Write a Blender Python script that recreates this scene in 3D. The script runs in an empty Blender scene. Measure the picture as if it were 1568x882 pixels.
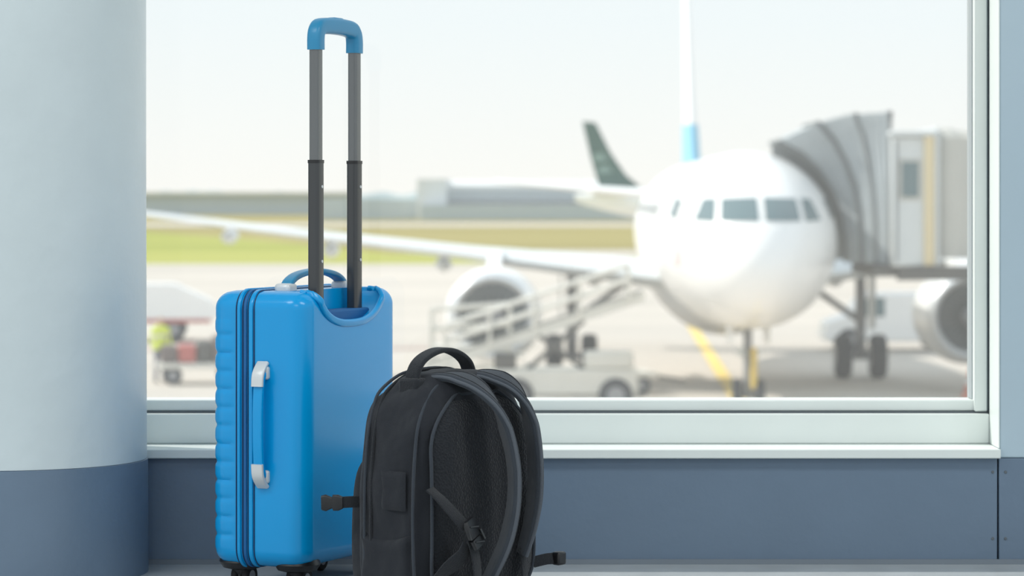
import bpy, bmesh, math, random
from mathutils import Vector, Matrix, noise
random.seed(4)
scene = bpy.context.scene
try:
    scene.view_settings.view_transform = 'Standard'
    scene.view_settings.look = 'None'
except Exception as e:
    print(e)

# ------------------------------------------------------------------ materials
def lin(c):
    c = c/255.0
    return c/12.92 if c <= 0.04045 else ((c+0.055)/1.055)**2.4
def mat(name, rgb, rough=0.5, metal=0.0, var=0.0, vscale=5.0, bump=0.0, bscale=40.0, coat=0.0, spec=0.5, emis=None):
    m = bpy.data.materials.new(name); m.use_nodes = True
    nt = m.node_tree; b = nt.nodes['Principled BSDF']
    col = (lin(rgb[0]), lin(rgb[1]), lin(rgb[2]), 1)
    b.inputs['Base Color'].default_value = col
    b.inputs['Roughness'].default_value = rough
    b.inputs['Metallic'].default_value = metal
    b.inputs['Specular IOR Level'].default_value = spec
    if coat: b.inputs['Coat Weight'].default_value = coat; b.inputs['Coat Roughness'].default_value = 0.12
    tc = nt.nodes.new('ShaderNodeTexCoord')
    if var > 0:
        n = nt.nodes.new('ShaderNodeTexNoise'); n.inputs['Scale'].default_value = vscale; n.inputs['Detail'].default_value = 5
        nt.links.new(tc.outputs['Object'], n.inputs['Vector'])
        r = nt.nodes.new('ShaderNodeValToRGB')
        r.color_ramp.elements[0].position = 0.3; r.color_ramp.elements[1].position = 0.7
        r.color_ramp.elements[0].color = tuple(x*(1-var) for x in col[:3])+(1,)
        r.color_ramp.elements[1].color = tuple(min(1, x*(1+var)) for x in col[:3])+(1,)
        nt.links.new(n.outputs['Fac'], r.inputs['Fac']); nt.links.new(r.outputs['Color'], b.inputs['Base Color'])
    if bump > 0:
        n2 = nt.nodes.new('ShaderNodeTexNoise'); n2.inputs['Scale'].default_value = bscale; n2.inputs['Detail'].default_value = 4
        nt.links.new(tc.outputs['Object'], n2.inputs['Vector'])
        bp = nt.nodes.new('ShaderNodeBump'); bp.inputs['Strength'].default_value = bump; bp.inputs['Distance'].default_value = 0.004
        nt.links.new(n2.outputs['Fac'], bp.inputs['Height']); nt.links.new(bp.outputs['Normal'], b.inputs['Normal'])
    return m

M = {}
M['col_up'] = mat('column_paint_light', (194,206,210), 0.34, var=0.05, vscale=3, bump=0.35, bscale=25)
M['slate'] = mat('slate_paint', (98,117,137), 0.42, var=0.05, vscale=4, bump=0.15, bscale=60)
M['pillar'] = mat('pillar_paint', (168,188,200), 0.5, var=0.03, vscale=2)
M['frame'] = mat('window_frame_paint', (216,223,221), 0.35, var=0.02, vscale=6)
M['gasket'] = mat('rubber_gasket', (88,96,102), 0.6)
M['gasket_l'] = mat('grey_seal', (150,158,162), 0.6)
M['floor'] = mat('floor_stone', (162,168,172), 0.35, var=0.1, vscale=9)
M['ceil'] = mat('ceiling_paint', (225,228,228), 0.8, var=0.01)
M['blue'] = mat('blue_polycarbonate', (0,150,216), 0.22, coat=0.08, bump=0.04, bscale=900, spec=0.4)
M['blue_d'] = mat('blue_zipper_tape', (4,92,152), 0.6, bump=0.2, bscale=900)
M['blue_g'] = mat('blue_grip_plastic', (38,132,176), 0.35)
M['navy'] = mat('zipper_groove', (4,50,92), 0.6)
M['silver'] = mat('silver_plastic', (208,212,214), 0.35, metal=0.15)
M['alu'] = mat('anodised_tube', (112,115,117), 0.26, metal=0.8)
M['alud'] = mat('dark_tube', (76,78,80), 0.28, metal=0.7)
M['blk'] = mat('black_plastic', (26,27,30), 0.35)
M['rub'] = mat('black_rubber', (28,28,30), 0.75)
M['white'] = mat('aircraft_white', (247,247,246), 0.35, coat=0.25, var=0.01, vscale=0.6)
M['wing'] = mat('wing_grey', (218,223,225), 0.45, var=0.04, vscale=0.5)
M['glassd'] = mat('cockpit_glass', (98,122,128), 0.15)
M['chrome'] = mat('engine_lip_metal', (225,228,230), 0.35, metal=0.5)
M['fan'] = mat('fan_dark', (92,100,104), 0.5)
M['fanb'] = mat('fan_blade', (116,123,126), 0.4, metal=0.4)
M['finblue'] = mat('fin_blue', (130,198,228), 0.4)
M['tyre'] = mat('tyre', (66,68,74), 0.8)
M['gear'] = mat('gear_metal', (152,154,158), 0.4, metal=0.3)
M['yel'] = mat('yellow_paint', (238,208,110), 0.6)
M['hood'] = mat('bellows_canvas', (174,182,186), 0.8, var=0.08, vscale=1.2)
M['hoodf'] = mat('bellows_frame', (114,120,122), 0.6)
M['cab'] = mat('bridge_cab_white', (214,219,220), 0.45, var=0.03, vscale=1)
M['tun'] = mat('bridge_tunnel', (194,194,188), 0.5, var=0.05, vscale=1)
M['beige'] = mat('bridge_beige', (226,210,172), 0.5)
M['dark'] = mat('dark_steel', (94,94,92), 0.6)
M['red'] = mat('red_paint', (190,110,104), 0.5)
M['pink'] = mat('emblem_pink', (236,206,206), 0.5)
M['cream'] = mat('loader_paint', (220,218,210), 0.5, var=0.04, vscale=1)
M['belt'] = mat('conveyor_belt', (124,124,120), 0.8)
M['green'] = mat('fin_green', (52,94,91), 0.5)
M['greenl'] = mat('fin_green_light', (120,150,146), 0.5)
M['tree'] = mat('tree_foliage', (170,186,188), 0.95, var=0.12, vscale=0.05)  # distance haze is mixed into this pale foliage colour
M['bld'] = mat('hangar_wall', (226,228,228), 0.7, var=0.04, vscale=0.05)  # hangar and terminal tones lightened, with the haze put into their colours
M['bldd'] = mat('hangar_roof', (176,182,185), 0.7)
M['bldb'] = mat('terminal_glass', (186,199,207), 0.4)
M['orange'] = mat('cone_orange', (226,140,118), 0.6)
M['mutedbag'] = mat('luggage_taupe', (120,110,108), 0.7)

def fabric(name, rgb, scale, strength, big=0.3):
    m = mat(name, rgb, 0.9, spec=0.25)
    nt = m.node_tree; b = nt.nodes['Principled BSDF']
    tc = nt.nodes.new('ShaderNodeTexCoord')
    w1 = nt.nodes.new('ShaderNodeTexVoronoi'); w1.inputs['Scale'].default_value = scale
    n = nt.nodes.new('ShaderNodeTexNoise'); n.inputs['Scale'].default_value = 9; n.inputs['Detail'].default_value = 3
    nt.links.new(tc.outputs['Object'], w1.inputs['Vector']); nt.links.new(tc.outputs['Object'], n.inputs['Vector'])
    b1 = nt.nodes.new('ShaderNodeBump'); b1.inputs['Strength'].default_value = big; b1.inputs['Distance'].default_value = 0.03
    b2 = nt.nodes.new('ShaderNodeBump'); b2.inputs['Strength'].default_value = strength; b2.inputs['Distance'].default_value = 0.002
    nt.links.new(n.outputs['Fac'], b1.inputs['Height']); nt.links.new(b1.outputs['Normal'], b2.inputs['Normal'])
    nt.links.new(w1.outputs['Distance'], b2.inputs['Height']); nt.links.new(b2.outputs['Normal'], b.inputs['Normal'])
    b.inputs['Sheen Weight'].default_value = 0.12
    return m
M['fab'] = fabric('bag_fabric', (38,41,47), 900, 0.3, 0.6)
M['mesh'] = fabric('bag_air_mesh', (35,38,43), 240, 1.0, 0.2)
M['strap'] = fabric('strap_padding', (56,62,70), 700, 0.3, 0.3)
M['web'] = fabric('webbing', (38,41,46), 600, 0.6, 0.05)
M['bind'] = fabric('strap_binding', (84,90,98), 600, 0.3, 0.05)

# ------------------------------------------------------------------ helpers
def link(o, parent=None):
    scene.collection.objects.link(o)
    if parent is not None: o.parent = parent
    return o
def empty(name, loc=(0,0,0), rz=0.0):
    e = bpy.data.objects.new(name, None); e.location = loc; e.rotation_euler = (0,0,rz); e.empty_display_size = 0.2
    return link(e)
def mesh(name, v, f, m, parent=None, smooth=False, ang=None):
    me = bpy.data.meshes.new(name); me.from_pydata([tuple(p) for p in v], [], f); me.update()
    bm = bmesh.new(); bm.from_mesh(me); bmesh.ops.recalc_face_normals(bm, faces=bm.faces); bm.to_mesh(me); bm.free()
    if isinstance(m, (list, tuple)):
        for x in m: me.materials.append(x)
    else: me.materials.append(m)
    if smooth:
        for p in me.polygons: p.use_smooth = True
    o = link(bpy.data.objects.new(name, me), parent)
    if smooth and ang is not None:
        try: me.set_sharp_from_angle(angle=math.radians(ang))
        except Exception: pass
    return o
def box(name, x0,x1,y0,y1,z0,z1, m, parent=None, bev=0.0, seg=2):
    v = [(x,y,z) for x in (x0,x1) for y in (y0,y1) for z in (z0,z1)]
    f = [(0,1,3,2),(4,6,7,5),(0,4,5,1),(2,3,7,6),(0,2,6,4),(1,5,7,3)]
    o = mesh(name, v, f, m, parent)
    if bev > 0:
        b = o.modifiers.new('b','BEVEL'); b.width = bev; b.segments = seg; b.limit_method = 'NONE'
        for p in o.data.polygons: p.use_smooth = True
        try: o.data.set_sharp_from_angle(angle=math.radians(60))
        except Exception: pass
    return o
def rings(name, R, m, parent=None, cap=True, closed=True, smooth=True, ang=50, loop=False):
    n = len(R[0]); v = [p for r in R for p in r]; f = []
    K = len(R)
    for i in range(K if loop else K-1):
        i2 = (i+1) % K
        for j in range(n if closed else n-1):
            j2 = (j+1) % n
            f.append((i*n+j, i*n+j2, i2*n+j2, i2*n+j))
    if cap and not loop:
        f.append(tuple(range(n))); f.append(tuple(range((K-1)*n, K*n)))
    return mesh(name, v, f, m, parent, smooth, ang)
def catmull(P, k=8, closed=False):
    P = [Vector(p) for p in P]; n = len(P); out = []
    for i in range(n if closed else n-1):
        p1 = P[i]; p2 = P[(i+1)%n]
        p0 = P[(i-1)%n] if (closed or i>0) else p1*2-p2
        p3 = P[(i+2)%n] if (closed or i+2<n) else p2*2-p1
        for j in range(k):
            t = j/k
            out.append(0.5*((2*p1)+(p2-p0)*t+(2*p0-5*p1+4*p2-p3)*t*t+(3*p1-p0-3*p2+p3)*t**3))
    if not closed: out.append(P[-1])
    return out
def rrect(w, h, r, k=4):
    out = []
    for cx, cy, a0 in ((w/2-r,h/2-r,0),(-w/2+r,h/2-r,90),(-w/2+r,-h/2+r,180),(w/2-r,-h/2+r,270)):
        for i in range(k+1):
            a = math.radians(a0+90*i/k); out.append((cx+r*math.cos(a), cy+r*math.sin(a)))
    return out
def circ(r, k=12): return [(r*math.cos(2*math.pi*i/k), r*math.sin(2*math.pi*i/k)) for i in range(k)]
def sweep(name, pts, prof, m, parent=None, nrm=(0,0,1), closed=False, scale=None, ang=50):
    pts = [Vector(p) for p in pts]; n = len(pts); R = []
    for i, p in enumerate(pts):
        a = pts[(i-1)%n] if (closed or i>0) else p; b = pts[(i+1)%n] if (closed or i<n-1) else p
        T = (b-a).normalized()
        N = Vector(nrm[i] if isinstance(nrm, list) else nrm)
        B = T.cross(N)
        if B.length < 1e-4: B = T.cross(Vector((0.3,1,0.2)))
        B.normalize(); N = B.cross(T).normalized()
        s = scale[i] if scale else 1.0
        R.append([p+B*(q[0]*s)+N*(q[1]*s) for q in prof])
    return rings(name, R, m, parent, cap=not closed, loop=closed, ang=ang)
def tube(name, pts, r, m, parent=None, k=10, closed=False, nrm=(0.13,0.21,0.97)):
    return sweep(name, pts, circ(r,k), m, parent, nrm, closed)
def lathe(name, prof, c, axis, m, parent=None, k=32, ang=40):
    c = Vector(c); A = Vector(axis).normalized()
    U = A.cross(Vector((0,0,1)))
    if U.length < 1e-3: U = Vector((1,0,0))
    U.normalize(); V = A.cross(U)
    R = [[c+A*d+(U*math.cos(2*math.pi*i/k)+V*math.sin(2*math.pi*i/k))*max(r,1e-4) for i in range(k)] for d, r in prof]
    return rings(name, R, m, parent, cap=True, ang=ang)
def cyl(name, a, b, r, m, parent=None, k=20):
    a = Vector(a); b = Vector(b); L = (b-a).length; e = min(r*0.12, L*0.1)
    return lathe(name, [(0,r-e),(e,r),(L-e,r),(L,r-e)], a, b-a, m, parent, k)
def grid_patch(name, fn, nu, nv, m, parent=None):
    v = [fn(i/nu, j/nv) for i in range(nu+1) for j in range(nv+1)]
    f = [(i*(nv+1)+j, (i+1)*(nv+1)+j, (i+1)*(nv+1)+j+1, i*(nv+1)+j+1) for i in range(nu) for j in range(nv)]
    return mesh(name, v, f, m, parent, True)
def wheel(name, c, r, w, parent, axis=(1,0,0), hub=True, mt=None):
    A = Vector(axis).normalized(); c = Vector(c)
    lathe(name, [(-w/2,r*0.55),(-w/2,r*0.88),(-w*0.3,r),(w*0.3,r),(w/2,r*0.88),(w/2,r*0.55)], c, A, mt or M['tyre'], parent, 24)
    if hub: lathe(name+'_hub', [(-w*0.52,r*0.1),(-w*0.52,r*0.5),(w*0.52,r*0.5),(w*0.52,r*0.1)], c, A, M['gear'], parent, 18)

AP = -4.08   # apron level (terminal floor is z=0)

# ------------------------------------------------------------------ room
WY = 5.84
box('floor', -4, 4, -4.5, WY+0.22, -0.3, 0, M['floor'])
box('ceiling', -4, 4, -1.0, WY+0.22, 3.0, 3.2, M['ceil'])
w = empty('wall_window_side')
box('parapet', -4, 0.949, WY, WY+0.18, 0.0, 0.207, M['slate'], w, 0.002)
box('parapet_panel_right', 0.952, 4, WY, WY+0.18, 0.0, 0.207, M['slate'], w, 0.002)
box('pillar_right', 0.953, 4, WY+0.001, WY+0.22, 0.2075, 3.0, M['pillar'], w, 0.003)
box('reveal_sunlit_strip', 0.9515, 0.9535, WY-0.001, 5.955, 0.227, 2.55, M['frame'], w)  # thin pale strip, its colour carries the sunlit brightness of the reveal
box('header', -4, 0.953, WY, WY+0.22, 2.55, 3.0, M['pillar'], w)
for i,(sx,sz) in enumerate(((0.94,0.05),(0.94,0.18),(0.965,0.05),(0.965,0.18))):
    lathe('screw_%d'%i, [(0,0.003),(0.0012,0.0025),(0.0013,0.001)], (sx,WY-0.0002,sz), (0,-1,0), M['gasket'], w, 12)
mb = mat('baseboard_joint', (112,122,132), 0.5)
box('baseboard_window_side', -4, 4, WY-0.006, WY, 0.0, 0.010, mb)
box('trim_sill', -4, 0.953, WY-0.02, 5.96, 0.208, 0.226, M['frame'], None, 0.002)
win = empty('window_1')
box('frame_lower', -4, 0.9515, 5.95, 6.06, 0.226, 0.286, M['frame'], win, 0.003)
box('gasket_low', -4, 0.9515, 5.965, 6.05, 0.286, 0.2895, M['gasket'], win)
box('frame_lower_inner', -4, 0.9515, 5.972, 6.05, 0.2895, 0.312, M['frame'], win, 0.003)
box('frame_right', 0.923, 0.949, 5.96, 6.055, 0.2897, 2.55, M['frame'], win, 0.003)
box('gasket_right', 0.9212, 0.923, 5.985, 6.045, 0.313, 2.5, M['gasket_l'], win)
box('frame_right_edge', 0.949, 0.9515, 5.965, 6.05, 0.29, 2.55, M['gasket'], win)
box('frame_top', -4, 0.9515, 5.96, 6.05, 2.50, 2.55, M['frame'], win)
gm = bpy.data.materials.new('veiled_glass'); gm.use_nodes = True
nt = gm.node_tree; nt.nodes.clear()
o_ = nt.nodes.new('ShaderNodeOutputMaterial'); mx = nt.nodes.new('ShaderNodeMixShader'); mx2 = nt.nodes.new('ShaderNodeMixShader')
tr = nt.nodes.new('ShaderNodeBsdfTransparent'); gl = nt.nodes.new('ShaderNodeBsdfGlossy'); gl.inputs['Roughness'].default_value = 0.02
tl_ = nt.nodes.new('ShaderNodeBsdfTranslucent'); tl_.inputs['Color'].default_value = (1,1,0.98,1)  # translucent share imitates a pale lens-flare veil over the view
tr.inputs['Color'].default_value = (0.99,1,0.995,1); mx.inputs[0].default_value = 0.03; mx2.inputs[0].default_value = 0.10
nt.links.new(tr.outputs[0], mx2.inputs[1]); nt.links.new(tl_.outputs[0], mx2.inputs[2])
nt.links.new(mx2.outputs[0], mx.inputs[1]); nt.links.new(gl.outputs[0], mx.inputs[2]); nt.links.new(mx.outputs[0], o_.inputs[0])
mesh('glass_pane', [(-4,6.02,0.312),(0.923,6.02,0.312),(0.923,6.02,2.5),(-4,6.02,2.5)], [(0,1,2,3)], gm, win)

col = empty('round_column', (-0.965, 5.72, 0))
lathe('shaft', [(0.217,0.262),(0.2175,0.264),(0.8,0.2625),(3.0,0.262)], (0,0,0), (0,0,1), M['col_up'], col, 96)
lathe('painted_base', [(0,0.267),(0.216,0.266),(0.217,0.263)], (0,0,0), (0,0,1), M['slate'], col, 96)

# ------------------------------------------------------------------ suitcase
W, D, Z0, Z1 = 0.385, 0.198, 0.046, 0.547
sc = empty('suitcase', (-0.373, 5.370, 0), math.radians(66))
def rr_ring(z, ins, rc, ribs=True):
    a, b = W/2-ins, D/2-ins; r = max(rc-ins*0.6, 0.012); pts = []
    ns = 26
    def seg(p, q, n):
        for i in range(n): pts.append((p[0]+(q[0]-p[0])*i/n, p[1]+(q[1]-p[1])*i/n))
    def arc(cx, cy, a0):
        for i in range(10):
            an = math.radians(a0+90*i/10); pts.append((cx+r*math.cos(an), cy+r*math.sin(an)))
    arc(a-r, b-r, 0); seg((a-r,b),(-a+r,b), ns)
    arc(-a+r, b-r, 90); seg((-a,b-r),(-a,-b+r), ns)
    arc(-a+r, -b+r, 180); seg((-a+r,-b),(a-r,-b), ns)
    arc(a-r, -b+r, 270); seg((a,-b+r),(a,b-r), ns)
    out = []
    for x, y in pts:
        yy = y+D/2; k = min(1, max(0, (yy-0.142)/0.014)); k = k*k*(3-2*k)
        g = 0
        if ribs and 0.070 < z < 0.500:
            ph = ((z-0.070)/0.0331) % 1.0
            g = 0.0034*((1-math.sin(math.pi*ph))**2.2) - 0.0007
            e = min(1, (z-0.070)/0.01, (0.500-z)/0.01); g *= max(0, e)
        bulge = 0.004*max(0, 1-(x/(W/2))**2) if y < -b+0.001 else 0
        sxn = -g*k*(1 if abs(x) > a-0.03 else 0)*(x/abs(x) if x else 0)
        syn = -g*k*(1 if y > b-0.01 else 0)
        out.append((x+W/2+sxn, yy+syn-bulge, z))
    return out
R = []; rt = 0.032; NZ = 160
for i in range(NZ+1):
    u = i/NZ; z = Z0+(Z1-Z0)*u
    d = min(z-Z0, Z1-z); ins = 0
    if d < rt: ins = rt-math.sqrt(max(0, rt*rt-(rt-d)**2))
    R.append(rr_ring(z, ins, 0.036))
body = rings('shell_body', R, M['blue'], sc, ang=60)
cp = []
for i in range(25):
    a = math.radians(180+180*i/24); c, s = math.cos(a), math.sin(a)
    cp.append((0.180+0.134*math.copysign(abs(c)**0.8, c), 0.562-0.077*abs(s)**0.9))
def cut_ring(y): return [(x,y,z) for x,z in cp]+[(cp[-1][0],y,0.62),(cp[0][0],y,0.62)]
cutter = rings('cutter', [cut_ring(-0.05), cut_ring(0.052)], M['blue'], sc, smooth=False)
bpy.context.view_layer.update()
try:
    bo = body.modifiers.new('cut','BOOLEAN'); bo.operation = 'DIFFERENCE'; bo.object = cutter; bo.solver = 'EXACT'
    dg = bpy.context.evaluated_depsgraph_get()
    nm = bpy.data.meshes.new_from_object(body.evaluated_get(dg))
    body.modifiers.clear(); body.data = nm
    nm.set_sharp_from_angle(angle=math.radians(45))
except Exception as e: print('bool', e)
bpy.data.objects.remove(cutter)
rim = [(x, -0.003, z) for x, z in cp if z < 0.535]
sweep('recess_rim', catmull([(cp[0][0]-0.002,0.030,0.545),(cp[0][0]-0.001,0.010,0.541)]+rim+[(cp[-1][0]+0.001,0.010,0.541),(cp[-1][0]+0.002,0.030,0.545)],3), rrect(0.014,0.010,0.004), M['blue'], sc, nrm=(0,1,0.25))
box('recess_socket', 0.075, 0.285, 0.012, 0.049, 0.47, 0.510, M['blue_d'], sc, 0.004)
def zloop(y, off, rr=0.034, k=8):
    P = []
    x0,x1,z0,z1 = -off, W+off, Z0-off, Z1+off
    for cx,cz,a0 in ((x1-rr,z1-rr,0),(x0+rr,z1-rr,90),(x0+rr,z0+rr,180),(x1-rr,z0+rr,270)):
        for i in range(k+1):
            a = math.radians(a0+90*i/k); P.append((cx+rr*math.cos(a), y, cz+rr*math.sin(a)))
    return P
sweep('zipper_band_front', zloop(0.1335,0.0005), rrect(0.008,0.007,0.0025), M['blue'], sc, nrm=(0,1,0), closed=True)
for i,(y,wd,mm,of) in enumerate(((0.1265,0.003,'navy',0.0),(0.121,0.006,'blue_d',0.001),(0.1155,0.0025,'navy',0.0),(0.1095,0.008,'blue',0.0005),(0.103,0.0025,'navy',0.0),(0.1395,0.0025,'navy',0.0))):
    sweep('zipper_line_%d'%i, zloop(y,of), rrect(0.004,wd,0.0012,2), M[mm], sc, nrm=(0,1,0), closed=True)
hy = 0.084
P = catmull([(0.0,hy,0.210),(-0.014,hy,0.225),(-0.019,hy,0.26),(-0.020,hy,0.306),(-0.019,hy,0.352),(-0.014,hy,0.388),(0.0,hy,0.403)], 6)
sweep('side_handle', P, rrect(0.020,0.011,0.004), M['blue'], sc, nrm=(1,0,0.01))
for i,(z0,z1) in enumerate(((0.194,0.238),(0.374,0.418))):
    mid = (z0+z1)/2; s = 1 if i else -1
    P = catmull([(-0.001,hy,z0 if s<0 else z1),(-0.012,hy,mid+s*0.013),(-0.021,hy,mid),(-0.0235,hy,mid-s*0.02)], 5)
    sweep('side_handle_mount_%d'%i, P, rrect(0.024,0.008,0.0035), M['silver'], sc, nrm=(1,0,0.3))
    box('side_handle_foot_%d'%i, -0.008, 0.004, hy-0.013, hy+0.013, mid+s*0.004-0.012, mid+s*0.004+0.012, M['silver'], sc, 0.004)
ty = 0.078
P = catmull([(0.072,ty,0.545),(0.085,ty,0.562),(0.12,ty,0.574),(0.185,ty,0.580),(0.25,ty,0.574),(0.287,ty,0.562),(0.30,ty,0.545)], 6)
sweep('carry_handle', P, rrect(0.024,0.010,0.004), M['blue_g'], sc, nrm=(0,0.01,1))
for i, x in enumerate((0.074, 0.298)):
    box('carry_handle_mount_%d'%i, x-0.018, x+0.018, ty-0.016, ty+0.016, 0.540, 0.560, M['silver'], sc, 0.007, 3)
py_ = 0.029
XA, XB = 0.099, 0.254
for i, x in enumerate((XA, XB)):
    t = sweep('tube_outer_%d'%i, [(x,py_,0.49),(x,py_,0.784)], rrect(0.028,0.022,0.006), M['alud'], sc, nrm=(0,1,0))
    sweep('tube_collar_%d'%i, [(x,py_,0.780),(x,py_,0.786)], rrect(0.0295,0.0235,0.006), M['blk'], sc, nrm=(0,1,0))
    sweep('tube_inner_%d'%i, [(x,py_,0.76),(x,py_,1.0)], rrect(0.023,0.018,0.004), M['alu'], sc, nrm=(0,1,0))
    for j, z in enumerate((0.737, 0.60)):
        lathe('pin_%d_%d'%(i,j), [(0,0.003),(0.0012,0.0028)], (x+0.003,py_-0.0110,z), (0,-1,0), M['silver'], sc, 10)
P = catmull([(XA,py_,0.988),(XA,py_,1.010),(XA+0.005,py_,1.024),(XA+0.022,py_,1.032),((XA+XB)/2,py_,1.0345),(XB-0.022,py_,1.032),(XB-0.005,py_,1.024),(XB,py_,1.010),(XB,py_,0.988)], 6)
sweep('grip', P, rrect(0.030,0.027,0.008), M['blue_g'], sc, nrm=(0,1,0))
box('grip_button', 0.158, 0.194, py_-0.009, py_+0.009, 1.043, 1.0505, M['blue_g'], sc, 0.003)
k = 0
for x in (0.052, W-0.052):
    for y in (0.042, D-0.042):
        lathe('wheel_mount_%d'%k, [(0.0,0.022),(0.004,0.036),(0.015,0.043),(0.024,0.039)], (x,y,0.036), (0,0,1), M['blk'], sc, 24)
        lathe('caster_fork_%d'%k, [(0,0.014),(0.012,0.02),(0.014,0.02)], (x,y,0.027), (0,0,1), M['blk'], sc, 18)
        for s in (-1,1):
            wheel('wheel_%d_%d'%(k,s+1), (x+0.006, y+s*0.011, 0.0225), 0.0225, 0.012, sc, axis=(0,1,0), mt=M['rub'])
        box('wheel_cover_%d'%k, x-0.014, x+0.022, y-0.004, y+0.004, 0.018, 0.042, M['blk'], sc, 0.003)
        k += 1

# ------------------------------------------------------------------ backpack
bp = empty('backpack', (-0.145, 5.10, 0), math.radians(50))
L, DP = 0.30, 0.185
lv = [(0.0,0.030),(0.006,0.016),(0.02,0.005),(0.05,0.0),(0.12,-0.004),(0.20,-0.004),(0.27,0.0),(0.32,0.008),(0.355,0.020),(0.382,0.038),(0.402,0.062),(0.411,0.088),(0.414,0.115)]
def lvl(z):
    for (a,b),(c,d) in zip(lv, lv[1:]):
        if z <= c: return b+(d-b)*(z-a)/(c-a)
    return lv[-1][1]
R = []
zin = catmull([(a,b,0) for a,b in lv], 6)
for q in zin:
    z, ins = q.x, q.y
    ring = []
    N = 128
    for i in range(N):
        a = 2*math.pi*i/N; c, s = math.cos(a), math.sin(a)
        ex = 0.48
        x = math.copysign(abs(c)**ex, c); y = math.copysign(abs(s)**ex, s)
        hx = L/2-ins
        iy = ins*0.45 if y < 0 else ins*0.85
        hy_ = DP/2
        X = L/2+hx*x; Y = hy_+(hy_-min(iy, DP/2-0.01))*y
        nn = noise.noise(Vector((X*14, Y*14, z*9)))*0.007+noise.noise(Vector((X*32, Y*32, z*12)))*0.004
        X += nn*x; Y += nn*y
        ring.append((X, Y, z+ (nn*0.5 if z > 0.02 else 0)))
    R.append(ring)
rings('main_bag', R, M['fab'], bp, ang=80)
R = []
for q in catmull([(0.012,0.03,0),(0.02,0.012,0),(0.06,0,0),(0.14,-0.002,0),(0.22,0.004,0),(0.255,0.02,0),(0.27,0.045,0)], 4):
    z, ins = q.x, q.y; ring = []
    for i in range(64):
        a = 2*math.pi*i/64; c, s = math.cos(a), math.sin(a)
        x = math.copysign(abs(c)**0.55, c); y = math.copysign(abs(s)**0.55, s)
        nn = noise.noise(Vector((c*3, s*3, z*14)))*0.004
        ring.append((L/2+(0.125-ins)*x+nn, DP-0.005+(0.036-ins*0.6)*y+nn, z))
    R.append(ring)
rings('front_pocket', R, M['fab'], bp, ang=80)
def panel(u, v):
    z = 0.03+0.345*v
    hw = 0.137*(1-max(0,(v-0.72)/0.28)**2.2*0.58)*(1-max(0,(0.15-v)/0.15)**2*0.15)
    x = L/2+hw*(2*u-1)
    e = min(1, min(u,1-u)*9, v*10, (1-v)*9)
    puff = 0.012*math.sqrt(max(0,e)) + 0.004*math.sin(u*math.pi*3)**2*e
    yb = lvl(z)*0.45
    return (x, yb+0.006-puff, z)
grid_patch('back_panel_mesh', panel, 30, 30, M['mesh'], bp)
edge = [panel(0,v/12) for v in range(13)]+[panel(u/8,1) for u in range(1,9)]+[panel(1,1-v/12) for v in range(1,13)]
tube('panel_piping', catmull([(x,y-0.004,z) for x,y,z in edge],3), 0.0032, M['strap'], bp)
def bagpt(x_side, y, z, off=0.002):
    ins = lvl(z)
    return (ins-off if x_side == 0 else L-ins+off, y, z)
for nme, y in (('zip_seam_a',0.125),('zip_seam_b',0.140)):
    P = [bagpt(0,y,z) for z in (0.02,0.08,0.15,0.22,0.28,0.32,0.355,0.38)] + [(0.078,y-0.004,0.405),(0.12,y-0.01,0.413),(0.18,y-0.01,0.414),(0.225,y-0.004,0.403)] + [bagpt(1,y,z) for z in (0.38,0.33,0.25,0.1)]
    tube(nme, catmull(P,4), 0.0028, M['web'] if nme[-1]=='a' else M['strap'], bp)
P = [bagpt(0,0.028,z,0.001) for z in (0.02,0.1,0.2,0.28,0.33)]+[(0.045,0.035,0.375),(0.09,0.04,0.402)]
tube('edge_seam', catmull(P,4), 0.003, M['strap'], bp)
def lab(u,v):
    return (-0.0085+0.004*max(0,1-8*min(u,1-u,v,1-v)), 0.045+0.058*u, 0.178+0.068*v)
grid_patch('side_label', lab, 12, 12, M['fab'], bp)
def spk(u,v):
    e = min(1, 9*min(u,1-u,v,1-v))
    return (0.006-0.016*math.sqrt(max(0,e))-0.003*math.sin(v*7), 0.035+0.12*u, 0.012+0.13*v-0.012*math.sin(u*3.14))
grid_patch('side_pocket', spk, 16, 16, M['fab'], bp)
P = catmull([(0.045,0.075,0.386),(0.050,0.075,0.415),(0.070,0.075,0.436),(0.11,0.075,0.449),(0.15,0.075,0.446),(0.185,0.075,0.428),(0.20,0.075,0.400)], 6)
sweep('haul_handle', P, rrect(0.030,0.009,0.004), M['web'], bp, nrm=[(p.x-0.12,0,p.z-0.37) for p in P])
box('handle_base', 0.035, 0.075, 0.055, 0.10, 0.375, 0.404, M['web'], bp, 0.006)
def strap(nm, pts, wd=0.056, tk=0.015):
    P = catmull(pts, 8)
    N = [Vector((0.25*min(1,max(0,(0.40-p.z)*12)), (p.y-0.10), (p.z-0.22)*0.9)) for p in P]
    n = len(P)
    sc_ = [0.8+0.2*min(1, i/6)-0.25*max(0, (i-n*0.75)/(n*0.25)) for i in range(n)]
    sweep(nm, P, rrect(wd,tk,tk*0.48,5), M['strap'], bp, nrm=N, scale=sc_)
    for s in (-1,1):
        Q = []; Q2 = []
        for i, p in enumerate(P):
            T = (P[min(i+1,n-1)]-P[max(i-1,0)]).normalized(); B = T.cross(N[i]).normalized(); NN = B.cross(T).normalized()
            Q.append(p+B*s*wd*0.5*sc_[i]*0.97+NN*0.001)
            Q2.append(p+B*s*wd*0.30*sc_[i]+NN*tk*0.5*sc_[i])
        tube(nm+'_binding_%d'%(s+1), Q, 0.0032, M['bind'], bp, k=8)
        tube(nm+'_stitch_%d'%(s+1), Q2, 0.0012, M['web'], bp, k=6)
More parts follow.
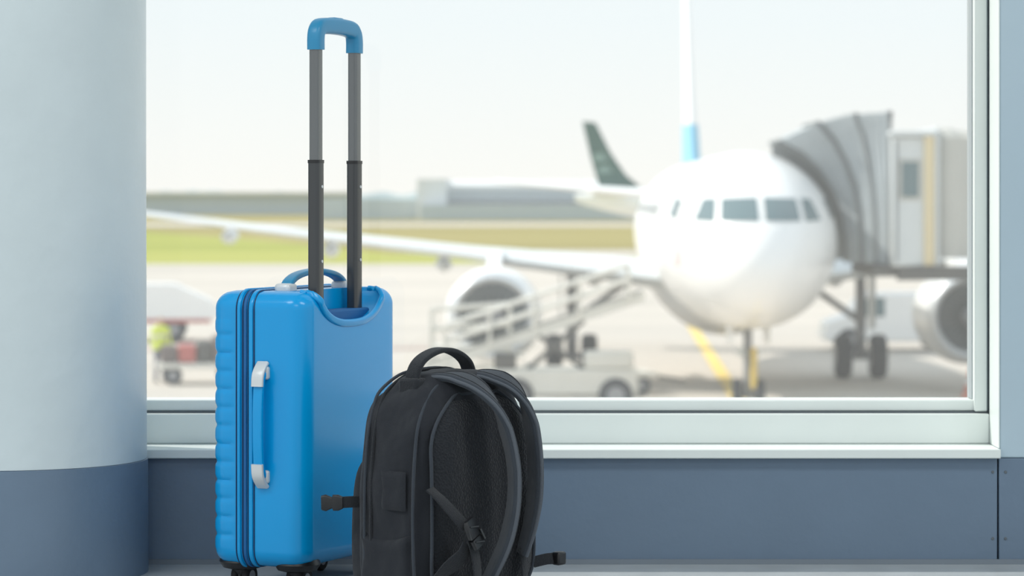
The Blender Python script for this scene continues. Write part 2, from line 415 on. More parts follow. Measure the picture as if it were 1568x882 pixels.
strap('shoulder_strap_near', [(0.098,0.090,0.396),(0.100,0.050,0.405),(0.104,0.008,0.402),(0.112,-0.030,0.382),(0.124,-0.060,0.34),(0.134,-0.078,0.27),(0.134,-0.082,0.20),(0.126,-0.072,0.13),(0.112,-0.050,0.07),(0.100,-0.030,0.025)])
strap('shoulder_strap_far', [(0.186,0.090,0.394),(0.190,0.050,0.404),(0.198,0.008,0.400),(0.212,-0.022,0.378),(0.226,-0.038,0.335),(0.234,-0.045,0.27),(0.236,-0.044,0.20),(0.232,-0.036,0.14),(0.224,-0.024,0.09)])
def webb(nm, pts, wd=0.022, n=(0.2,-1,0.1)):
    sweep(nm, catmull(pts,6), rrect(wd,0.003,0.001,2), M['web'], bp, nrm=n)
webb('webbing_near_upper', [(0.002,-0.004,0.220),(0.010,-0.026,0.200),(0.026,-0.045,0.172),(0.038,-0.055,0.155)], 0.026)
webb('webbing_near_lower', [(0.044,-0.060,0.140),(0.054,-0.064,0.10),(0.060,-0.062,0.06),(0.064,-0.055,0.02)], 0.026)
webb('webbing_base', [(0.0,-0.005,0.05),(0.012,-0.03,0.08),(0.032,-0.05,0.105),(0.042,-0.056,0.125)], 0.034)
webb('webbing_far', [(0.224,-0.024,0.10),(0.225,-0.03,0.06),(0.235,-0.02,0.02)])
bk = [(0.032,-0.066,0.169),(0.050,-0.074,0.122)]
B0, B1 = Vector(bk[0]), Vector(bk[1])
sweep('buckle_female', [B0, B0.lerp(B1,0.15), B0.lerp(B1,0.6), B0.lerp(B1,0.62)], rrect(0.036,0.010,0.004), M['blk'], bp, nrm=(0.2,-1,0.1), scale=[0.75,1,1.05,0.95])
sweep('buckle_male', [B0.lerp(B1,0.66), B0.lerp(B1,0.7), B0.lerp(B1,1.0)], rrect(0.034,0.009,0.004), M['blk'], bp, nrm=(0.2,-1,0.1), scale=[0.8,1,0.95])
for s in (-1,1):
    tube('buckle_prong_%d'%(s+1), [B0.lerp(B1,0.35)+Vector((s*0.0155,-0.005,0)), B0.lerp(B1,0.72)+Vector((s*0.017,-0.005,0))], 0.0022, M['alud'], bp, k=8)
for i,f in enumerate((0.25,0.8)):
    q = B0.lerp(B1,f); tube('buckle_bar_%d'%i, [q+Vector((-0.011,-0.007,0)), q+Vector((0.011,-0.007,0))], 0.0016, M['alud'], bp, k=8)
webb('compression_web', [(0.03,0.16,0.185),(0.0,0.176,0.186),(-0.014,0.190,0.185)], 0.020, n=(0.8,0.6,0))
Cq = [Vector((-0.012,0.186,0.185)), Vector((-0.032,0.218,0.184))]
sweep('compression_buckle', [Cq[0], Cq[0].lerp(Cq[1],0.2), Cq[0].lerp(Cq[1],0.45), Cq[0].lerp(Cq[1],0.5), Cq[0].lerp(Cq[1],0.8), Cq[1]], rrect(0.028,0.010,0.004), M['blk'], bp, nrm=(0.8,0.6,0), scale=[0.75,1,1,0.7,1.05,0.9])
webb('tail_web', [(0.285,0.0,0.068),(0.31,-0.010,0.072),(0.335,-0.016,0.072)], 0.02, n=(0.3,-1,0.2))
box('tail_web_clip', 0.322,0.345,-0.028,-0.010,0.060,0.084, M['blk'], bp, 0.004)

# ------------------------------------------------------------------ outside ground
def ground_mat(name, c1, c2, scale, c3=None):
    m = mat(name, c1, 0.9, spec=0.1)
    nt = m.node_tree; b = nt.nodes['Principled BSDF']
    tc = nt.nodes.new('ShaderNodeTexCoord'); mp = nt.nodes.new('ShaderNodeMapping'); mp.inputs['Scale'].default_value = (0.3,1,1)
    n = nt.nodes.new('ShaderNodeTexNoise'); n.inputs['Scale'].default_value = scale; n.inputs['Detail'].default_value = 6
    r = nt.nodes.new('ShaderNodeValToRGB')
    r.color_ramp.elements[0].position = 0.35; r.color_ramp.elements[1].position = 0.65
    r.color_ramp.elements[0].color = (lin(c1[0]),lin(c1[1]),lin(c1[2]),1)
    r.color_ramp.elements[1].color = (lin(c2[0]),lin(c2[1]),lin(c2[2]),1)
    nt.links.new(tc.outputs['Object'], mp.inputs['Vector']); nt.links.new(mp.outputs['Vector'], n.inputs['Vector'])
    nt.links.new(n.outputs['Fac'], r.inputs['Fac']); nt.links.new(r.outputs['Color'], b.inputs['Base Color'])
    return m
mg_ap = ground_mat('apron_concrete', (190,183,174), (204,196,186), 0.12)
mg_gr = ground_mat('airfield_grass', (150,156,62), (172,172,82), 0.03)
mg_dry = ground_mat('dry_grass', (146,136,76), (164,152,94), 0.02)
def quad(name, x0,x1,y0,y1,z,m,parent=None): return mesh(name, [(x0,y0,z),(x1,y0,z),(x1,y1,z),(x0,y1,z)], [(0,1,2,3)], m, parent)
quad('apron_ground', -260,300,7,205,AP,mg_ap)
g = empty('airfield_ground')
quad('airfield_base', -3000,3000,205,6000,AP-0.05,mg_dry,g)
mesh('grass_strip', [(-900,206,AP-0.03),(200,206,AP-0.03),(200,244,AP-0.03),(-10,250,AP-0.03),(-28,330,AP-0.03),(-60,440,AP-0.03),(-900,440,AP-0.03)], [(0,1,2,3,4,5,6)], mg_gr, g)
quad('far_taxiway', -900,900,203,211,AP-0.01,mg_ap,g)
quad('far_stand', 2,70,238,266,AP-0.01,mg_ap,g)
quad('far_runway', -1500,1500,470,530,AP-0.01,mg_ap,g)
mk = empty('apron_markings')
mesh('centre_line', [(4.86,62,AP+0.02),(5.22,62,AP+0.02),(7.3,125,AP+0.02),(6.94,125,AP+0.02)], [(0,1,2,3)], M['yel'], mk)
quad('stand_bar', 3.2,7.2,64.8,65.1,AP+0.02,M['yel'],mk)
mesh('edge_line', [(-30,90,AP+0.02),(-30,90.4,AP+0.02),(0,94.4,AP+0.02),(0,94,AP+0.02)], [(0,1,2,3)], M['red'], mk)

# ------------------------------------------------------------------ aircraft
RF = 1.975
def fr(t):
    if t < 6: return max(0.01, RF*math.sqrt(max(0,1-(1-t/6)**2)))
    if t < 24: return RF
    u = (t-24)/13.5; return max(0.12, RF*(1-u**1.55))
def fz(t):
    if t < 6: return -0.52*(1-t/6)**2
    if t < 24: return 0
    return (RF-fr(t))*0.75
ac = empty('passenger_airplane', (5.16, 61.0, -0.26), math.radians(-0.7))
ts = [6*(i/26)**2 for i in range(27)]+[6+18*i/12 for i in range(1,13)]+[24+13.4*i/14 for i in range(1,15)]
R = [[(fr(t)*math.sin(2*math.pi*j/64), t, fz(t)+fr(t)*math.cos(2*math.pi*j/64)) for j in range(64)] for t in ts]
rings('fuselage', R, M['white'], ac, ang=80)
def ysurf(x, z):
    lo, hi = 0.0, 7.0
    for _ in range(40):
        t = (lo+hi)/2
        if x*x+(z-fz(t))**2 > fr(t)**2: lo = t
        else: hi = t
    return hi
def nosepatch(nm, q, m, off=0.03, n=8):
    q = [Vector((a,b,0)) for a,b in q]
    def fn(u,v):
        p = q[0].lerp(q[1],u).lerp(q[3].lerp(q[2],u), v)
        return (p.x, ysurf(p.x,p.y)-off, p.y)
    grid_patch(nm, fn, n, n, m, ac)
for s in (-1,1):
    nosepatch('windshield_front_%d'%s, [(s*0.07,0.47),(s*0.84,0.46),(s*0.78,0.93),(s*0.07,0.95)], M['glassd'])
    nosepatch('windshield_side_%d'%s, [(s*0.96,0.45),(s*1.34,0.47),(s*1.14,0.92),(s*0.90,0.93)], M['glassd'])
    def sw(u,v,s=s):
        t = 3.3+0.75*u+0.2*v; a = math.radians(58+13*(1-v)); r = fr(t)+0.02
        return (s*r*math.sin(a), t, fz(t)+r*math.cos(a))
    grid_patch('cockpit_side_window_%d'%s, sw, 6, 6, M['glassd'], ac)
nosepatch('nose_emblem', [(-1.72,-0.5),(-1.6,-0.5),(-1.6,-0.15),(-1.72,-0.15)], M['pink'])
v=[]; f=[]
for s in (-1,1):
    for i in range(34):
        t0 = 8.2+i*0.53+ (0.0)
        if t0 > 27: break
        b = len(v)
        for tt,a in ((t0,66),(t0+0.24,66),(t0+0.24,75),(t0,75)):
            r = fr(tt)+0.015; an = math.radians(a); v.append((s*r*math.sin(an), tt, fz(tt)+r*math.cos(an)))
        f.append((b,b+1,b+2,b+3))
mesh('cabin_windows', v, f, M['glassd'], ac)
def airfoil(c, th, k=10):
    pts = []
    for i in range(k+1):
        x = (1-math.cos(math.pi*i/k))/2; pts.append((x*c, th*c*2.6*(0.2969*math.sqrt(x)-0.126*x-0.3516*x*x+0.2843*x**3-0.1015*x**4)*1.9))
    up = pts; lo = [(x, -y*0.7) for x, y in pts[1:-1]][::-1]
    return up+lo
def wing(nm, secs, m):
    R = []
    for (x, le, c, z, th) in secs:
        R.append([(x, le+p[0], z+p[1]) for p in airfoil(c, th)])
    rings(nm, R, m, ac, ang=50)
for s in (-1,1):
    wing('wing_%d'%s, [(s*0.6,11.6,7.4,-1.15,0.13),(s*1.95,12.3,6.6,-1.02,0.13),(s*6.4,14.7,3.9,-0.52,0.115),(s*11.5,17.45,2.7,0.02,0.105),(s*16.6,20.1,1.5,0.62,0.10)], M['wing'])
    rings('wing_fence_%d'%s, [[(s*16.6+dx,20.0,0.1),(s*16.6+dx,21.7,0.1),(s*16.7+dx,21.9,1.4),(s*16.7+dx,21.1,1.4)] for dx in (-0.04,0.04)], M['white'], ac, smooth=False)
    wing('tailplane_%d'%s, [(s*0.2,31.3,3.8,0.95,0.1),(s*6.2,34.6,1.5,1.45,0.09)], M['white'])
    for i, (x, t, z) in enumerate(((3.2,17.5,-1.25),(7.2,17.2,-0.85),(10.3,18.6,-0.5),(13.2,20.0,-0.15))):
        lathe('flap_fairing_%d_%d'%(s,i), [(0,0.04),(0.4,0.16),(1.2,0.22),(2.2,0.15),(2.9,0.03)], (s*x,t,z), (0,1,0.02), M['wing'], ac, 16)
    ex, ez, et = s*5.75, -1.93, 10.6
    lathe('nacelle_%d'%s, [(0.25,0.80),(0.06,0.86),(0.0,0.94),(0.06,1.02),(0.3,1.10),(1.2,1.19),(2.4,1.16),(3.3,1.0),(3.35,0.75)], (ex,et,ez), (0,1,0), M['white'], ac, 48)
    lathe('inlet_lip_%d'%s, [(0.22,0.795),(0.05,0.85),(-0.015,0.94),(0.05,1.03),(0.2,1.082)], (ex,et,ez), (0,1,0), M['chrome'], ac, 48)
    lathe('inlet_duct_%d'%s, [(-0.001,0.90),(0.001,0.90)], (ex,et+0.16,ez), (0,1,0), M['fan'], ac, 48)
    lathe('spinner_%d'%s, [(-0.45,0.01),(-0.3,0.12),(0,0.28)], (ex,et+0.3-0.17,ez), (0,1,0), M['gear'], ac, 24)
    v=[]; f=[]
    for kx in range(24):
        a0 = 2*math.pi*kx/24; a1 = a0+0.16; b = len(v)
        for rr_, aa, dy in ((0.25,a0,0),(0.84,a0+0.08,0),(0.84,a1+0.02,0.06),(0.25,a1-0.02,0.06)):
            v.append((ex+rr_*math.cos(aa), et+0.08+dy, ez+rr_*math.sin(aa)))
        f.append((b,b+1,b+2,b+3))
    mesh('fan_blades_%d'%s, v, f, M['fanb'], ac)
    lathe('core_nozzle_%d'%s, [(2.9,0.7),(3.8,0.55),(4.5,0.35),(5.0,0.06)], (ex,et,ez), (0,1,0), M['gear'], ac, 24)
    rings('pylon_%d'%s, [[(ex+dx,et+0.9,ez+1.05),(ex+dx,et+2.0,ez+1.45),(ex+dx,et+4.6,ez+1.55),(ex+dx,et+6.2,ez+1.2),(ex+dx,et+3.8,ez+0.6)] for dx in (-0.17,0.17)], M['white'], ac, smooth=False)
    gx, gt = s*3.8, 17.7; gz = AP+0.26
    cyl('main_strut_%d'%s, (gx,gt,gz+0.58),(gx,gt-0.05,-0.95),0.14,M['gear'],ac)
    cyl('main_brace_%d'%s, (gx,gt,gz+1.5),(gx-s*1.6,gt,-1.2),0.09,M['gear'],ac)
    box('gear_door_%d'%s, gx+s*0.28,gx+s*0.33,gt-0.6,gt+0.7,gz+1.3,gz+2.7,M['wing'],ac)
    cyl('main_axle_%d'%s, (gx-0.55,gt,gz+0.58),(gx+0.55,gt,gz+0.58),0.09,M['gear'],ac)
    for q in (-1,1): wheel('main_wheel_%d_%d'%(s,q), (gx+q*0.46,gt,gz+0.58),0.58,0.42,ac)
lathe('belly_fairing', [(0,0.3),(1.2,1.5),(3,1.95),(7,1.95),(9.5,1.4),(11,0.3)], (0,10.8,-0.55), (0,1,0), M['white'], ac, 40)
gz = AP+0.26
cyl('nose_strut', (0,5.05,gz+0.4),(0,5.2,-1.7),0.10,M['gear'],ac)
cyl('nose_brace', (0,5.1,gz+1.0),(0,6.2,-1.8),0.06,M['gear'],ac)
cyl('nose_axle', (-0.35,5.05,gz+0.38),(0.35,5.05,gz+0.38),0.06,M['gear'],ac)
for q in (-1,1):
    wheel('nose_wheel_%d'%q, (q*0.25,5.05,gz+0.38),0.38,0.2,ac)
    box('nose_gear_door_%d'%q, q*0.42-0.02,q*0.42+0.02,4.3,5.9,gz+1.55,gz+2.25,M['white'],ac)
    cyl('taxi_light_%d'%q,(q*0.17,4.9,gz+1.35),(q*0.17,5.02,gz+1.35),0.1,M['silver'],ac)
cyl('tow_marker', (0.12,4.85,gz+0.55),(0.12,4.95,gz+1.45),0.07,M['yel'],ac)
def finsec(z, le, c, th): return [(q[1], le+q[0], z) for q in airfoil(c, th)]
R = [finsec(z, le, c, 0.10) for z, le, c in ((1.2,29.8,6.2),(2.2,30.6,5.4),(5.0,32.8,3.8),(7.9,35.0,2.3))]
rings('vertical_fin', R, M['white'], ac, ang=60)
rings('fin_blue_root', [finsec(z, le-0.02, c, 0.115) for z, le, c in ((1.55,30.05,6.0),(2.3,30.65,5.4),(3.2,31.36,4.95))], M['finblue'], ac, ang=60)

a2 = empty('parked_airplane', (6.3, 252, 0.0))
def r2(t): 
    return 0.3+1.7*min(1,(t/11))**0.8 if t < 11 else (2.0 if t < 34 else max(0.1, 2.0*math.sqrt(max(0.0,1-((t-34)/5)**2))))
R = [[(t-1.0, r2(t)*math.sin(2*math.pi*j/32), -0.35+(2.0-r2(t))*0.55*(1 if t<11 else 0)+r2(t)*math.cos(2*math.pi*j/32)) for j in range(32)] for t in [0,0.5,2,4,6,8,11,20,34,36,37.5,38.5,39]]
rings('fuselage', R, M['white'], a2, ang=60)
rings('tail_fin', [[(-0.35,y,7.0),(0.75,y,6.9),(2.0,y,4.4),(3.3,y,2.5),(4.6,y,1.45),(1.1,y,1.3),(0.35,y,3.9)] for y in (-0.18,0.18)], M['green'], a2, smooth=False)
for i,(za,zb,xa) in enumerate(((3.6,4.2,0.9),(2.6,3.1,1.3))):
    mesh('fin_motif_%d'%i, [(xa-0.3,-0.2,za),(xa+0.9,-0.2,za+0.1),(xa+0.4,-0.2,zb+0.2),(xa-0.35,-0.2,zb)], [(0,1,2,3)], M['greenl'], a2)
rings('tailplane', [[(0.6,-6,1.2),(2.0,-6,1.2),(3.6,0,0.9),(0.4,0,0.9)],[(0.6,-6,1.3),(2.0,-6,1.3),(3.6,0,1.15),(0.4,0,1.15)]], M['white'], a2, smooth=False)
rings('wing', [[(19,-17,0.4),(20.4,-17,0.4),(25,0,-1.3),(18,0,-1.3)],[(19,-17,0.6),(20.4,-17,0.6),(25,0,-0.8),(18,0,-0.8)]], M['wing'], a2, smooth=False)
for i,(x,y) in enumerate(((20,-3.8),(20,3.8),(33,0))):
    cyl('gear_leg_%d'%i,(x,y,AP+0.5),(x,y,-1.4),0.15,M['gear'],a2); wheel('gear_wheel_%d'%i,(x,y,AP+0.55),0.55,0.8,a2,axis=(0,1,0))

# ------------------------------------------------------------------ jet bridge
jb = empty('jet_bridge')
C1 = [(7.42,-0.75),(7.40,-0.3),(7.33,0.2),(7.15,0.75),(6.85,1.25),(6.45,1.65),(5.95,1.93)]
XR = 8.15
def arch(k, K):
    f_ = k/K; fl = []
    n = len(C1)
    for i,(x,z) in enumerate(C1):
        u = i/(n-1)
        tx = XR; tz = -0.78+u*(2.50+0.78)
        X = x+(tx-x)*f_; Z = z+(tz-z)*f_+0.18*math.sin(math.pi*f_)*u
        Y = 66.3-1.9*f_**0.8
        fl.append((X, Y, Z))
    pl = 0.07 if k % 2 else 0.0
    front = [(X, Y-pl, Z+pl*0.4) for X,Y,Z in fl]
    top = fl[-1]
    back = [(top[0], 68.6, top[2]+pl*0.4), (top[0]+0.3, 69.0, -0.75)]
    return front+back
K = 26
rings('bellows_hood', [arch(k,K) for k in range(K+1)], M['hood'], jb, cap=False, closed=False, smooth=False)
for k in (0,9,18,26):
    A = arch(k,K); tube('bellows_rib_%d'%k, [(p[0],p[1]-0.03,p[2]) for p in A[:8]], 0.06, M['hoodf'], jb, k=8)
box('cab', XR, 9.0, 64.1, 68.8, -0.80, 2.0, M['cab'], jb, 0.05)
box('cab_roof', XR-0.05, 9.1, 63.95, 68.9, 2.0, 2.12, M['cab'], jb, 0.04)
box('cab_window', 8.36, 8.72, 64.05, 64.1, 0.70, 1.45, M['glassd'], jb, 0.02)
box('cab_window_frame', 8.30, 8.78, 64.07, 64.11, 0.63, 1.52, M['tun'], jb, 0.02)
box('cab_door_seam', 8.24, 8.27, 64.06, 64.11, -0.7, 1.9, M['hoodf'], jb)
box('cab_pillar', 8.84, 9.06, 64.02, 64.2, -0.78, 2.05, M['beige'], jb, 0.02)
R=[]
n = 84
for i in range(n+1):
    x = 9.15+12.85*i/n; o_c = 0.05 if (i%4) in (1,2) else 0.0
    yb = 64.3-(x-9.15)*0.35
    R.append([(x,yb-o_c,-0.62),(x,yb-o_c,1.98),(x,yb+0.1,2.12+o_c),(x,yb+3.0,2.12+o_c),(x,yb+3.1,-0.62)])
rings('tunnel', R, M['tun'], jb, smooth=False)
box('tunnel_collar', 9.07,9.16,64.0,67.6,-0.8,2.2, M['cab'], jb, 0.03)
rings('tunnel_beam', [[(x,64.15-(x-8.3)*0.3,z),(x,64.5-(x-8.3)*0.3,z),(x,64.5-(x-8.3)*0.3,z-0.3),(x,64.15-(x-8.3)*0.3,z-0.3)] for x,z in ((8.3,-0.8),(21.5,-0.64))], M['dark'], jb, smooth=False)
box('cab_underframe', 7.8,9.2,64.3,68.6,-1.02,-0.80, M['dark'], jb)
for x in (14.2, 16.6):
    cyl('lift_column_%d'%int(x),(x,63.2,AP+0.9),(x,63.2,-0.6),0.2,M['gear'],jb)
box('bogie', 13.8,17.0,62.9,63.5,AP+0.6,AP+1.0,M['dark'],jb,0.04)
for x in (14.2,16.6): wheel('bogie_wheel_%d'%int(x),(x,63.2,AP+0.5),0.5,0.4,jb,axis=(0,1,0))
cyl('rotunda',(22.8,61.3,-0.9),(22.8,61.3,2.3),2.0,M['cab'],jb,40)
cyl('rotunda_leg',(22.8,61.3,AP),(22.8,61.3,-0.9),0.5,M['gear'],jb)

# ------------------------------------------------------------------ ground service equipment
bl = empty('baggage_belt_loader', (0,67.0,AP))
def incl(x): return 0.95+(x+1.9)*0.335
rings('conveyor_bed', [[(x,-0.45,incl(x)-0.12),(x,0.45,incl(x)-0.12),(x,0.45,incl(x)+0.1),(x,-0.45,incl(x)+0.1)] for x in (-2.0,2.95)], M['cream'], bl, smooth=False)
rings('belt', [[(x,-0.36,incl(x)+0.1),(x,0.36,incl(x)+0.1),(x,0.36,incl(x)+0.14),(x,-0.36,incl(x)+0.14)] for x in (-1.95,2.9)], M['belt'], bl, smooth=False)
for s in (-0.46,0.46):
    for dz in (0.45,0.8): tube('guard_rail', [(-1.5,s,incl(-1.5)+dz),(2.6,s,incl(2.6)+dz)], 0.045, M['cream'], bl, k=8)
    for x in (-1.5,-0.5,0.5,1.5,2.6): tube('guard_post', [(x,s,incl(x)),(x,s,incl(x)+0.8)], 0.04, M['cream'], bl, k=8)
box('chassis', -0.6,2.8,-0.75,0.75,0.38,0.95,M['cream'],bl,0.05)
box('engine_cover', 1.6,2.7,-0.72,0.0,0.95,1.35,M['cream'],bl,0.08)
box('driver_seat', -0.4,0.1,-0.7,-0.25,0.95,1.3,M['dark'],bl,0.05)
tube('lift_arm_a', [(0.2,-0.4,0.8),(1.6,-0.4,incl(1.6)-0.1)], 0.06, M['dark'], bl); tube('lift_arm_b', [(1.8,-0.4,0.8),(0.6,-0.4,incl(0.6)-0.1)], 0.06, M['dark'], bl)
for i,x in enumerate((0.1,2.3)):
    for s in (-0.72,0.72): wheel('wheel_%d'%i,(x,s,0.38),0.38,0.24,bl,axis=(0,1,0))

st = empty('maintenance_steps', (-1.0,68.9,AP))
box('platform', -0.9,1.0,-0.6,0.6,1.25,1.35,M['cream'],st,0.02)
for x in (-0.85,0.95):
    for y in (-0.55,0.55): cyl('post',(x,y,0.15),(x,y,2.2),0.05,M['cream'],st,10)
for z in (0.8,1.75,2.2): tube('rail', [(-0.85,-0.55,z),(0.95,-0.55,z+0.12)], 0.06, M['cream'], st, k=8)
for i in range(5): box('step_%d'%i, 1.0+0.25*i,1.27+0.25*i,-0.5,0.5,1.1-0.22*i,1.15-0.22*i,M['cream'],st)
box('step_base', -0.9,1.2,-0.6,0.6,0.2,0.35,M['cream'],st,0.03)
for x in (-0.7,0.9): wheel('caster',(x,-0.6,0.18),0.18,0.1,st,axis=(0,1,0))

def cart(nm, loc, rz, L_=2.6, load=True, roof=True):
    e = empty(nm, loc, rz)
    box('deck', -L_/2,L_/2,-0.75,0.75,0.42,0.55,M['cream'],e,0.02)
    for x in (-L_/2+0.4,L_/2-0.4):
        for y in (-0.6,0.6): wheel('wheel',(x,y,0.24),0.24,0.14,e,axis=(0,1,0))
    tube('drawbar',[(L_/2,0,0.42),(L_/2+0.9,0,0.3)],0.04,M['dark'],e,k=8)
    if roof:
        box('roof', -L_/2,L_/2,-0.78,0.78,1.75,1.8,M['cream'],e,0.02)
        for x in (-L_/2+0.04,0,L_/2-0.04):
            for y in (-0.73,0.73): cyl('post',(x,y,0.5),(x,y,1.76),0.035,M['gear'],e,10)
    if load:
        cs = [M['mutedbag'],M['red'],M['dark'],M['mutedbag'],M['gear'],M['red'],M['dark']]
        x = -L_/2+0.1; i = 0
        while x < L_/2-0.5:
            wd = random.uniform(0.35,0.6); h = random.uniform(0.4,0.75)
            box('luggage_%d'%i, x,x+wd,-0.6,0.5,0.55,0.55+h,cs[i%7],e,0.06); x += wd+0.03; i += 1
    return e
cart('baggage_cart', (-8.0,76.5,AP), math.radians(8), 2.2, True, False)
cart('baggage_cart', (2.2,72.5,AP), math.radians(12), 2.4, False, False)

def van(nm, loc, rz, L_=4.6, h=1.9, stripe=None, m=None):
    e = empty(nm, loc, rz); m = m or M['white']
    pr = [(-L_/2,0.35),(-L_/2,h*0.98),(-L_/2+0.15,h),(L_/2-1.3,h),(L_/2-0.75,h*0.62),(L_/2-0.1,h*0.5),(L_/2,0.4),(L_/2-0.1,0.3),(-L_/2+0.1,0.3)]
    o = rings('body', [[(x,y,z) for x,z in pr] for y in (-0.9,0.9)], m, e, smooth=False)
    b = o.modifiers.new('b','BEVEL'); b.width=0.07; b.segments=3
    for y in (-0.915,0.915):
        mesh('cab_window', [(L_/2-1.9,y,h*0.6),(L_/2-0.95,y,h*0.6),(L_/2-1.35,y,h*0.92),(L_/2-1.9,y,h*0.92)],[(0,1,2,3)],M['glassd'],e)
        for x in (-L_/2+0.85,L_/2-0.8): wheel('wheel',(x,y*0.93,0.36),0.36,0.24,e,axis=(0,1,0))
    return e
van('service_van', (11.8,93,AP), math.pi, 4.4, 1.8)
van('service_van', (17.5,99,AP), 0, 5.0, 2.1)
tp = empty('cargo_transporter', (-13.6,99,AP), math.radians(5))
rings('body', [[(x,y,z) for x,z in ((-4.6,0.75),(-4.6,1.9),(2.4,1.9),(3.6,1.35),(3.9,0.9),(3.7,0.75))] for y in (-1.1,1.1)], M['white'], tp, smooth=False)
box('sill_stripe', -4.55,3.6,-1.13,1.13,0.62,0.76,M['red'],tp,0.02)
for x in (-3.6,-2.4,2.4):
    for y in (-0.95,0.95): wheel('wheel',(x,y,0.4),0.4,0.28,tp,axis=(0,1,0))

cone = empty('traffic_cone', (10.85,70.6,AP))
lathe('cone_body', [(0.04,0.22),(0.05,0.2),(0.75,0.04),(0.76,0.03)], (0,0,0),(0,0,1),M['orange'],cone,20)
lathe('cone_band', [(0.35,0.135),(0.5,0.105)], (0,0,0),(0,0,1),M['white'],cone,20)
box('cone_base',-0.25,0.25,-0.25,0.25,0,0.05,M['orange'],cone,0.02)

# worker in hi-vis vest
me = bpy.data.meshes.new('ground_worker')
V = [(0,0,0.95),(0,0,1.15),(0,0,1.38),(0,0,1.50),(0,0.01,1.58),(0,0,1.70),
     (-0.19,0,1.40),(-0.26,0.03,1.13),(-0.24,-0.12,0.92),(0.19,0,1.40),(0.27,0.04,1.13),(0.26,-0.08,0.90),
     (-0.10,0,0.90),(-0.12,-0.06,0.50),(-0.13,0.02,0.08),(-0.13,-0.13,0.04),(0.10,0,0.90),(0.12,0.02,0.50),(0.13,0.10,0.08),(0.13,-0.04,0.04),(-0.23,-0.18,0.84),(0.25,-0.12,0.82)]
E = [(0,1),(1,2),(2,3),(3,4),(4,5),(2,6),(6,7),(7,8),(2,9),(9,10),(10,11),(0,12),(12,13),(13,14),(14,15),(0,16),(16,17),(17,18),(18,19),(8,20),(11,21)]
rad = [0.15,0.14,0.16,0.065,0.085,0.10,0.075,0.05,0.035,0.075,0.05,0.035,0.10,0.065,0.05,0.04,0.10,0.065,0.05,0.04,0.035,0.035]
me.from_pydata(V,E,[]); wk = link(bpy.data.objects.new('ground_worker', me)); wk.location = (-9.0,76.5,AP); wk.rotation_euler=(0,0,0.5)
sk = wk.modifiers.new('skin','SKIN')
for i, r in enumerate(rad): me.skin_vertices[0].data[i].radius = (r, r*0.8)
me.skin_vertices[0].data[0].use_root = True
ss = wk.modifiers.new('sub','SUBSURF'); ss.levels = 2; ss.render_levels = 2
mw = bpy.data.materials.new('worker_clothes'); mw.use_nodes = True; nt = mw.node_tree; b = nt.nodes['Principled BSDF']; b.inputs['Roughness'].default_value = 0.8
tc = nt.nodes.new('ShaderNodeTexCoord'); sp = nt.nodes.new('ShaderNodeSeparateXYZ'); mr = nt.nodes.new('ShaderNodeMath'); mr.operation='DIVIDE'; mr.inputs[1].default_value = 1.8
cr = nt.nodes.new('ShaderNodeValToRGB'); cr.color_ramp.interpolation='CONSTANT'
els = [(0,(0.05,0.05,0.06)),(0.055,(0.10,0.12,0.18)),(0.48,(0.75,0.85,0.12)),(0.66,(0.8,0.8,0.75)),(0.69,(0.75,0.85,0.12)),(0.835,(0.6,0.38,0.28)),(0.93,(0.12,0.08,0.05))]
while len(cr.color_ramp.elements) < len(els): cr.color_ramp.elements.new(0.5)
for e_, (p, c) in zip(cr.color_ramp.elements, els): e_.position = p; e_.color = c+(1,)
nt.links.new(tc.outputs['Object'], sp.inputs[0]); nt.links.new(sp.outputs['Z'], mr.inputs[0]); nt.links.new(mr.outputs[0], cr.inputs[0]); nt.links.new(cr.outputs[0], b.inputs['Base Color'])
me.materials.append(mw)

# ------------------------------------------------------------------ far background
n = 420
R = []
for i in range(n+1):
    x = -420+i*2.4
    h = 5.6+1.6*noise.noise(Vector((x*0.03,1,0)))+1.2*noise.noise(Vector((x*0.15,3,0)))+0.6*noise.noise(Vector((x*0.6,5,0)))
    y = 830+12*noise.noise(Vector((x*0.1,9,0)))
    R.append([(x,y-5,AP),(x,y-6,AP+h*0.6),(x,y-2,AP+h),(x,y+8,AP+h),(x,y+10,AP)])
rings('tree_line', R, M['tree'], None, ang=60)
hg = empty('airport_hangar')
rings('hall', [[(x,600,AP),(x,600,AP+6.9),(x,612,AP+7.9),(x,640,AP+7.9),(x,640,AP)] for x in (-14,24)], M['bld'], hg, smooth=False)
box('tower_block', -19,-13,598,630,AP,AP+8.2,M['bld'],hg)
box('hall_dark_band', -13,25,599,612,AP+3.8,AP+6.2,M['bldd'],hg)  # darker grey roof-line band along the hall front
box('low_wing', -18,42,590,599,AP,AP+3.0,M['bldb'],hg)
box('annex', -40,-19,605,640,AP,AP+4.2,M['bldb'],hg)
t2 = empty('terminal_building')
box('main_block', -110,-42,760,790,AP,AP+5.2,M['bldb'],t2)
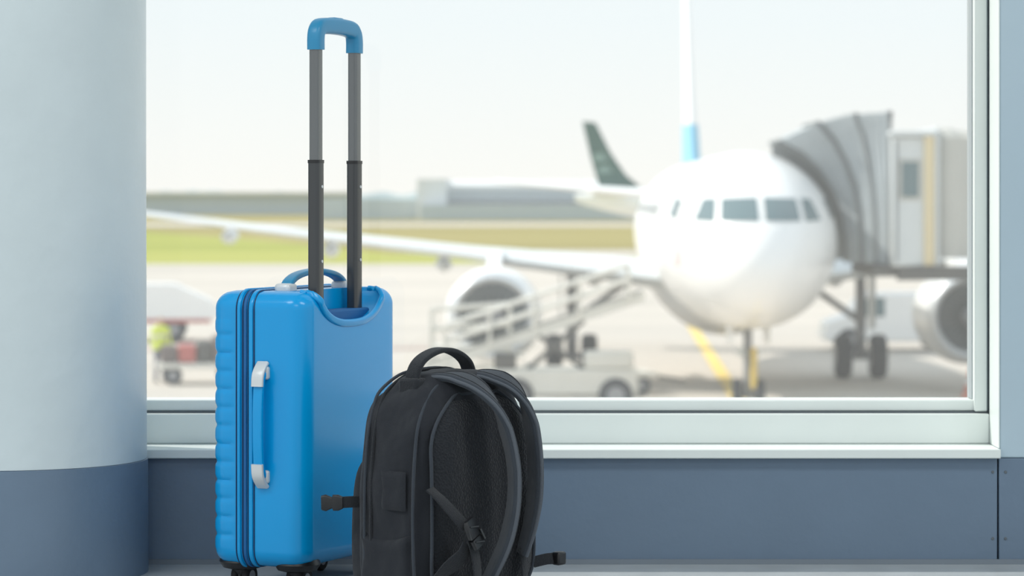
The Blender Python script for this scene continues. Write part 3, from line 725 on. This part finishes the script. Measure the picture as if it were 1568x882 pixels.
box('roof', -112,-41,758,792,AP+5.2,AP+5.8,M['bld'],t2)
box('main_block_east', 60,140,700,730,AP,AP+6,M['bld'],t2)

# ------------------------------------------------------------------ light
wd = bpy.data.worlds.new('sky'); scene.world = wd; wd.use_nodes = True; nt = wd.node_tree
bg = nt.nodes['Background']; tc = nt.nodes.new('ShaderNodeTexCoord'); sp = nt.nodes.new('ShaderNodeSeparateXYZ'); cr = nt.nodes.new('ShaderNodeValToRGB')
cr.color_ramp.elements[0].position = 0.0; cr.color_ramp.elements[0].color = (0.86,0.85,0.81,1)
cr.color_ramp.elements[1].position = 0.5; cr.color_ramp.elements[1].color = (0.68,0.78,0.86,1)
e = cr.color_ramp.elements.new(0.06); e.color = (0.77,0.83,0.85,1)
nt.links.new(tc.outputs['Generated'], sp.inputs[0]); nt.links.new(sp.outputs['Z'], cr.inputs[0]); nt.links.new(cr.outputs[0], bg.inputs[0]); bg.inputs[1].default_value = 1.13
s = bpy.data.lights.new('sun','SUN'); s.energy = 4.0; s.angle = math.radians(1.5); s.color = (1.0,0.95,0.87)
so = link(bpy.data.objects.new('sun', s)); so.location = (-20,10,20)
so.rotation_euler = Vector((0.68,-0.30,-0.66)).to_track_quat('-Z','Y').to_euler()
for i,(x,y) in enumerate(((-2.0,3.6),(1.8,3.6),(0,1.0))):  # unseen area lamps added under the ceiling to fill the interior
    a = bpy.data.lights.new('interior_fill','AREA'); a.shape='RECTANGLE'; a.size=1.6; a.size_y=0.7; a.energy=42; a.color=(1.0,0.995,0.97)
    ao = link(bpy.data.objects.new('interior_fill' if i==0 else 'interior_fill.%03d'%i, a)); ao.location=(x,y,2.97)

# ------------------------------------------------------------------ camera
c = bpy.data.cameras.new('camera'); co = link(bpy.data.objects.new('camera', c)); scene.camera = co
co.location = (0,0,0.72); co.rotation_euler = (math.radians(90),0,0)
c.sensor_width = 36; c.lens = 105; c.shift_y = -141/1568.0; c.clip_end = 8000
c.dof.use_dof = True; c.dof.focus_distance = 5.35; c.dof.aperture_fstop = 6.0
